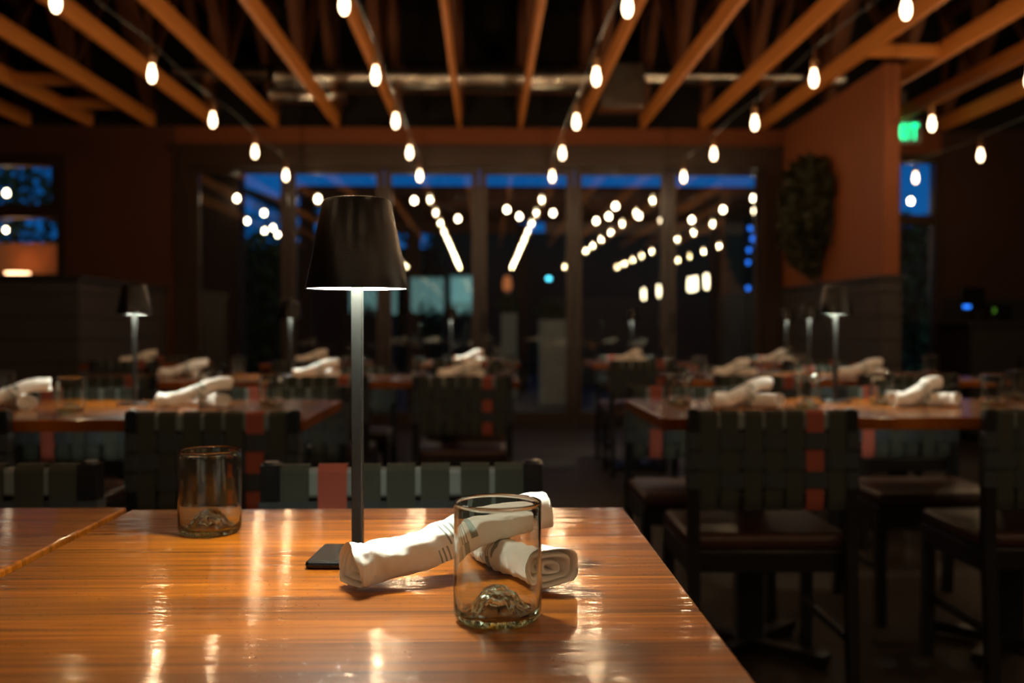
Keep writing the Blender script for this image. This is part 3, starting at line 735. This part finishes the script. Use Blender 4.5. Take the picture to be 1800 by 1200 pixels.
es = thing('exit_sign', 'green lit exit sign hanging beyond the end of the orange wall', 'sign', (4.06, 9.60, 2.90))
MB().box(-.17, -.02, -.11, .17, .02, .11, .006).build('sign_housing', 'exitbox', es)
MB().box(-.02, -.005, .11, .02, .005, .40).build('hanging_bracket', 'exitbox', es)
L_ = {'E': [(0, 0, .2, 1), (0, 0, 1, .18), (0, .41, .85, .59), (0, .82, 1, 1)], 'I': [(.35, 0, .65, 1)], 'T': [(0, .82, 1, 1), (.38, 0, .62, 1)]}
for ch, x0, wd in (('E', -.145, .062), ('X', -.072, .066), ('I', 0, .055), ('T', .063, .068)):
    b = MB(); z0, h = -.078, .155
    if ch == 'X':
        b.beam((x0 + .010, -.023, z0), (x0 + wd - .010, -.023, z0 + h), .006, .020, (1, 0, 0)); b.beam((x0 + .010, -.0235, z0 + h), (x0 + wd - .010, -.0235, z0), .006, .020, (1, 0, 0))
    else:
        for i, (a, c, d_, e) in enumerate(L_[ch]): b.box(x0 + a * wd, -.0262 - .0002 * i, z0 + c * h, x0 + d_ * wd, -.0201, z0 + e * h)
    b.build('letter', 'exitg', es)

ap = thing('emergency_light', 'small round pale fixture high among the trusses at the upper right', 'light fixture', (4.45, 9.3, 3.30))
MB().lathe([(0, -.03), (.03, -.025), (.035, 0), (.02, .03), (0, .03)], n=14).build('lens', emit('dim_fixture_lens', (.55, .62, .50), 1.1), ap, True)
MB().tube([(0, 0, .03), (0, 0, .95)], .006).build('stem', 'cable', ap)

sb = thing('service_station', 'black service cabinet in the dark right corner with glowing indicator lamps', 'cabinet', (4.98, 8.9, 0))
MB().box(-.75, -.3, .06, .75, .3, 1.02, .006).build('cabinet_body', 'black_wall', sb)
MB().box(-.78, -.33, 1.02, .78, .33, 1.06, .006).build('worktop', 'capb', sb)
for k in (-1, 0, 1): d = MB().box(k * .5 - .24, -.325, .1, k * .5 + .24, -.301, .98, .003).build('cabinet_door', 'capb', sb); MB().box(k * .5 + .17, -.345, .6, k * .5 + .19, -.3255, .75, .003).build('door_handle', 'blackm', d)
pt = thing('order_terminal', 'black order screen with a small blue glow on the dark service cabinet', 'screen', (4.32, 8.75, 1.06))
MB().box(-.12, -.02, .10, .12, .02, .30, .008).build('screen_case', 'blackm', pt); MB().box(-.1, -.06, 0, .1, .06, .012, .004).build('stand_foot', 'blackm', pt); MB().box(-.02, -.01, .012, .02, .01, .11).build('stand_neck', 'blackm', pt)
MB().box(-.085, -.0235, .115, -.02, -.0205, .14).build('status_light', 'blue', pt, label='blue glowing strip')
pr = thing('receipt_printer', 'small black printer with a green light at the right edge of the service cabinet', 'printer', (4.55, 8.75, 1.06))
MB().box(-.09, -.09, 0, .09, .09, .15, .012).build('printer_body', 'blackm', pr); MB().box(-.082, -.0935, .075, -.060, -.0905, .11).build('status_light', 'greenl', pr, label='dim green light')

# ------------------------------------------------------------------ outside
struct(MB().box(-30, 10.2, -.12, 30, 60, -.02).build('ground_patio', 'patio'))
sh = thing('added_blocking_hedge', 'added dark hedge blocking the dusk light low in the mirrored street windows', 'hedge', (-2, -7.2, 0))  # added to block the teal sky in the lower part of the mirrored windows
rh = random.Random(5); MB().box(-3, -.3, 0, 3, .3, 1.35).build('hedge_core', 'black_wall', sh)
MB().leaves([(q, rh.uniform(.15, .4), rh.uniform(0, 1.45 + .45 * noise.noise(Vector((q * 1.3, 0, 0))))) for q in [rh.uniform(-3, 3) for _ in range(2500)]], .18, rh).build('foliage', 'leaf2', sh, kind='stuff')
struct(MB().box(-30, -40, -.12, 30, -5.4, -.02).build('ground_street', 'patio'))
pg = thing('patio_canopy', 'timber patio canopy with reddish boarded ceiling beyond the glass doors', 'canopy', (0, 0, 0))
b = MB()
b.box(-2.25, 12.0, 2.64, 4.2, 15.3, 2.70)
for k in range(11): b.box(-2.25, 12.1 + .31 * k, 2.60, 4.2, 12.14 + .31 * k, 2.64)
b.build('canopy_ceiling', 'canopy', pg)
MB().box(-2.3, 11.94, 2.58, 4.25, 12.0, 2.655).build('fascia', 'canopy', pg)
MB().box(.9, 15.15, 2.43, 4.2, 15.3, 2.60).build('tie_beam', 'beam', pg); MB().box(-2.2, 15.15, 2.43, .5, 15.3, 2.60).build('tie_beam', 'canopy', pg)
for x, y in ((-2.15, 12.08), (-.87, 12.08), (2.82, 12.08), (-2.1, 15.2), (.55, 15.2), (4.1, 15.2)):
    MB().box(x - .08, y - .07, 0, x + .08, y + .07, 2.58).build('post', 'facade', pg)
tag(MB().box(-3.27, 10.9, 0, -2.69, 11.25, 3.6).build('timber_column', 'facade'), 'broad dark timber column outside the leftmost glass door', 'column')
nb = thing('neighbour_building', 'brown building with lit teal windows across the patio', 'building', (0, 22, 0))
MB().box(-1.2, 0, 0, 12, 4, 3.1).build('facade_wall', 'facade', nb)
f = MB().box(-3.2, -.3, 0, 1, 0, 2.55).build('low_wing', 'facade', nb)
for x0, x1, z0, z1 in ((-2.75, -2.1, .35, 1.75), (-1.72, -.95, 1.95, 2.12), (-.78, -.22, 1.55, 2.12), (-1.7, -1.25, .6, 1.5)):
    q = MB().box(x0 - .04, -.33, z0 - .04, x1 + .04, -.30, z1 + .04).build('window_frame', 'frame', nb); MB().box(x0, -.345, z0, x1, -.331, z1).build('window_pane', 'teal', q)
gr = thing('gabled_shed', 'dark shed with a sloping roof beyond the leftmost door', 'shed', (-3.2, 16, 0))
MB().box(0, 0, 0, 1.6, 2, 2.35).build('shed_wall', 'facade', gr)
MB().beam((-.75, 1, 3.22), (1.0, 1, 2.62), 2.4, .08).build('sloping_roof', 'canopy', gr)
tag(MB().box(1.05, 17, 0, 6, 17.2, 1.5).build('garden_wall', 'grey_wall'), 'low taupe garden wall beyond the right-hand glass doors', 'wall')
tag(MB().box(-9, 12.2, 0, -4.3, 12.4, 2.02).build('stucco_wall', 'stucco'), 'orange stucco garden wall seen through the small left window', 'wall')
sc = thing('wall_sconce', 'glowing bowl lamp in front of the orange wall outside the small window', 'lamp', (-5.52, 11.9, 1.60))
MB().lathe([(0, -.05), (.06, -.045), (.12, -.01), (.135, .05), (.125, .05), (.11, -.005), (.05, -.035), (0, -.04)], n=24).build('glass_bowl', 'sconce', sc, True)
MB().beam((0, .02, -.06), (0, .31, -.06), .03, .02).build('wall_arm', 'blackm', sc)

def tree(name, x, y, h, rad, n, lab, cat, m='leaf2', base=.5, group=None):
    t_ = thing(name, lab, cat, (x, y, 0), 0, group); rg_ = random.Random(int(x * 100 + y))
    b = MB(); b.tube([(0, 0, 0), (.03, .02, h * .4), (0, 0, h * .75)], .05 if h > 2 else .02, 8); b.build('trunk', 'bark', t_)
    pts = []
    for _ in range(n):
        a, u, q = rg_.uniform(0, 6.283), rg_.uniform(-1, 1), rg_.random() ** .4
        s_ = math.sqrt(1 - u * u); zz = h * base + (1 - base) * h * (.5 + .5 * u * q)
        pts.append((rad * s_ * q * math.cos(a), rad * s_ * q * math.sin(a), zz))
    MB().leaves(pts, .16 if h > 2 else .10, rg_).build('crown', m, t_, kind='stuff')
tree('patio_tree', -3.05, 13.6, 2.35, .45, 700, 'slim green tree outside beside the dark column at the left doors', 'tree', base=.2)
tree('garden_tree', -7.0, 15, 4.3, 1.5, 1500, 'dark tree rising behind the orange garden wall', 'tree', base=.45)
tree('garden_tree', -4.9, 14.2, 2.9, 1.0, 900, 'bushy tree just above the orange garden wall, the lower one', 'tree', base=.4)
hd = thing('clipped_hedge', 'dark hedge closing the patio behind the leftmost glass door', 'hedge', (-4.8, 19.2, 0))
MB().box(-5.0, -.25, 0, 4.0, .25, 2.5).build('hedge_core', 'black_wall', hd)
rh = random.Random(9); MB().leaves([(rh.uniform(-5, 4), rh.uniform(-.4, -.2), rh.uniform(0, 2.8)) for _ in range(3500)], .2, rh).build('foliage', 'leaf2', hd, kind='stuff')
hd = thing('clipped_hedge', 'dark hedge outside the narrow glazed door beyond the partition', 'hedge', (6.5, 14.0, 0))
MB().box(-1.6, -.25, 0, 2.5, .25, 2.4).build('hedge_core', 'black_wall', hd)
MB().leaves([(rh.uniform(-1.6, 2.5), rh.uniform(-.4, -.2), rh.uniform(0, 2.6)) for _ in range(1500)], .2, rh).build('foliage', 'leaf2', hd, kind='stuff')
tree('garden_tree', -4.6, 24, 4.2, 1.6, 900, 'far tree against the blue sky beyond the leftmost door', 'tree', base=.45)
for x, y, z0, lab, m in ((.33, 14.2, 0, 'potted green plant on the patio below the orange lantern', 'planter'), (.93, 12.9, 0, 'pale tall planter with leafy plant outside the fourth door', 'planter')):
    p_ = thing('potted_plant', lab, 'potted plant', (x, y, 0))
    w_ = .24 if x > .5 else .11
    MB().box(-w_, -.15, 0, w_, .15, 1.1 if x > .5 else 1.2, .01).build('planter', m, p_)
    rg_ = random.Random(3); pts = [(rg_.uniform(-w_, w_), rg_.uniform(-.12, .12), (1.1 if x > .5 else 1.2) + rg_.random() * .25) for _ in range(90)]
    MB().leaves(pts, .12, rg_).build('leaves', 'leaf2', p_, kind='stuff')
ln = thing('post_lantern', 'small orange lantern on a post beyond the third glass door', 'lantern', (.32, 14.9, 0))
MB().box(-.05, -.05, 0, .05, .05, 1.55).build('post', 'beam', ln); MB().lathe([(0, 1.55), (.06, 1.56), (.07, 1.65), (.05, 1.75), (0, 1.78)], n=16).build('lantern_glass', 'orange_l', ln, True)

def make_ext():
    r_ = thing('patio_bulb', '', 'light bulb')
    MB().lathe([(0, -.045), (.018, -.040), (.026, -.022), (.026, -.008), (.018, .012), (.012, .020)], n=10).build('bulb_glass', 'extb', r_, True)
    MB().lathe([(0, .020), (.014, .020), (.014, .055), (0, .06)], n=10).build('socket', 'cable', r_)
    return r_
EP = Proto(make_ext())
EXT = [(-2.673, 10.783), (-3.115, 13.094), (-2.69, 12.173), (-3.175, 14.402), (-2.965, 13.986), (-3.116, 15.018), (-1.808, 10.807), (-2.262, 13.071), (-3.021, 17.117),
       (-.782, 10.926), (-.355, 12.748), (-.143, 12.61), (.248, 11.744), (.42, 12.465), (.815, 12.081), (.927, 10.881), (1.484, 11.379), (1.537, 12.436), (1.44, 12.974),
       (1.904, 12.362), (2.28, 12.882), (2.657, 12.804), (2.793, 11.677), (2.876, 10.637), (3.2, 11.781), (4.664, 10.832), (-6.84, 14.4), (-7.45, 15.3), (-4.94, 10.42)]
for k, (x, y) in enumerate(sorted(EXT, key=lambda q: q[0] / q[1])):
    EP.put((x, y, 2.40), 0, '%s from the left of the round bulbs glowing outside on the patio' % ordn[k], 'bulbs of the patio string lights')
grp = {}
for i, (pp, lab) in enumerate((
    ([(-7.45, 15.3), (-6.84, 14.4), (-4.94, 10.42), (-4.1, 10.6)], 'patio light cable outside the small left window'),
    ([(-3.021, 17.117), (-3.116, 15.018), (-3.175, 14.402), (-2.965, 13.986), (-3.115, 13.094), (-2.69, 12.173), (-2.673, 10.783)], 'patio light cable outside the leftmost glass door'),
    ([(-2.262, 13.071), (-1.808, 10.807), (-.782, 10.926), (-.355, 12.748), (-.143, 12.61), (.248, 11.744), (.42, 12.465), (.815, 12.081), (.927, 10.881)], 'patio light cable outside the middle glass doors'),
    ([(1.484, 11.379), (1.537, 12.436), (1.44, 12.974), (1.904, 12.362), (2.28, 12.882), (2.657, 12.804), (2.793, 11.677), (2.876, 10.637), (3.2, 11.781), (4.664, 10.832)], 'patio light cable outside the right-hand glass doors'))):
    tag(MB().tube([(x, y, 2.462) for x, y in pp], .004, 6).build('patio_light_cable', 'cable'), lab, 'cable', 'cables of the patio lights')
for k, (x, y, z) in enumerate(((3.47, 13, 2.30), (3.50, 13, 2.16), (3.54, 13.02, 2.22), (3.55, 13.04, 2.08), (3.47, 13.06, 2.02), (3.47, 13.1, 1.86), (3.47, 13.1, 1.52))):
    tag(MB().lathe([(0, -.03), (.02, -.02), (.028, 0), (.02, .02), (0, .03)], n=10).build('blue_light', 'blue', None, True, (x, y, z)),
        'small blue light at the right edge of the glass doors, %s from the top' % ordn[k], 'light', 'blue lights outside')
tag(MB().box(3.43, 13.12, 0, 3.57, 13.2, 2.45).build('light_post', 'black_wall'), 'dark post carrying the blue lights outside', 'post')
tag(MB().lathe([(0, -.03), (.03, -.02), (.04, 0), (.03, .02), (0, .03)], n=12).build('cyan_light', 'cyan', None, True, (.955, 15.11, 1.74)), 'bright cyan spot of light seen through the fourth glass door', 'light')
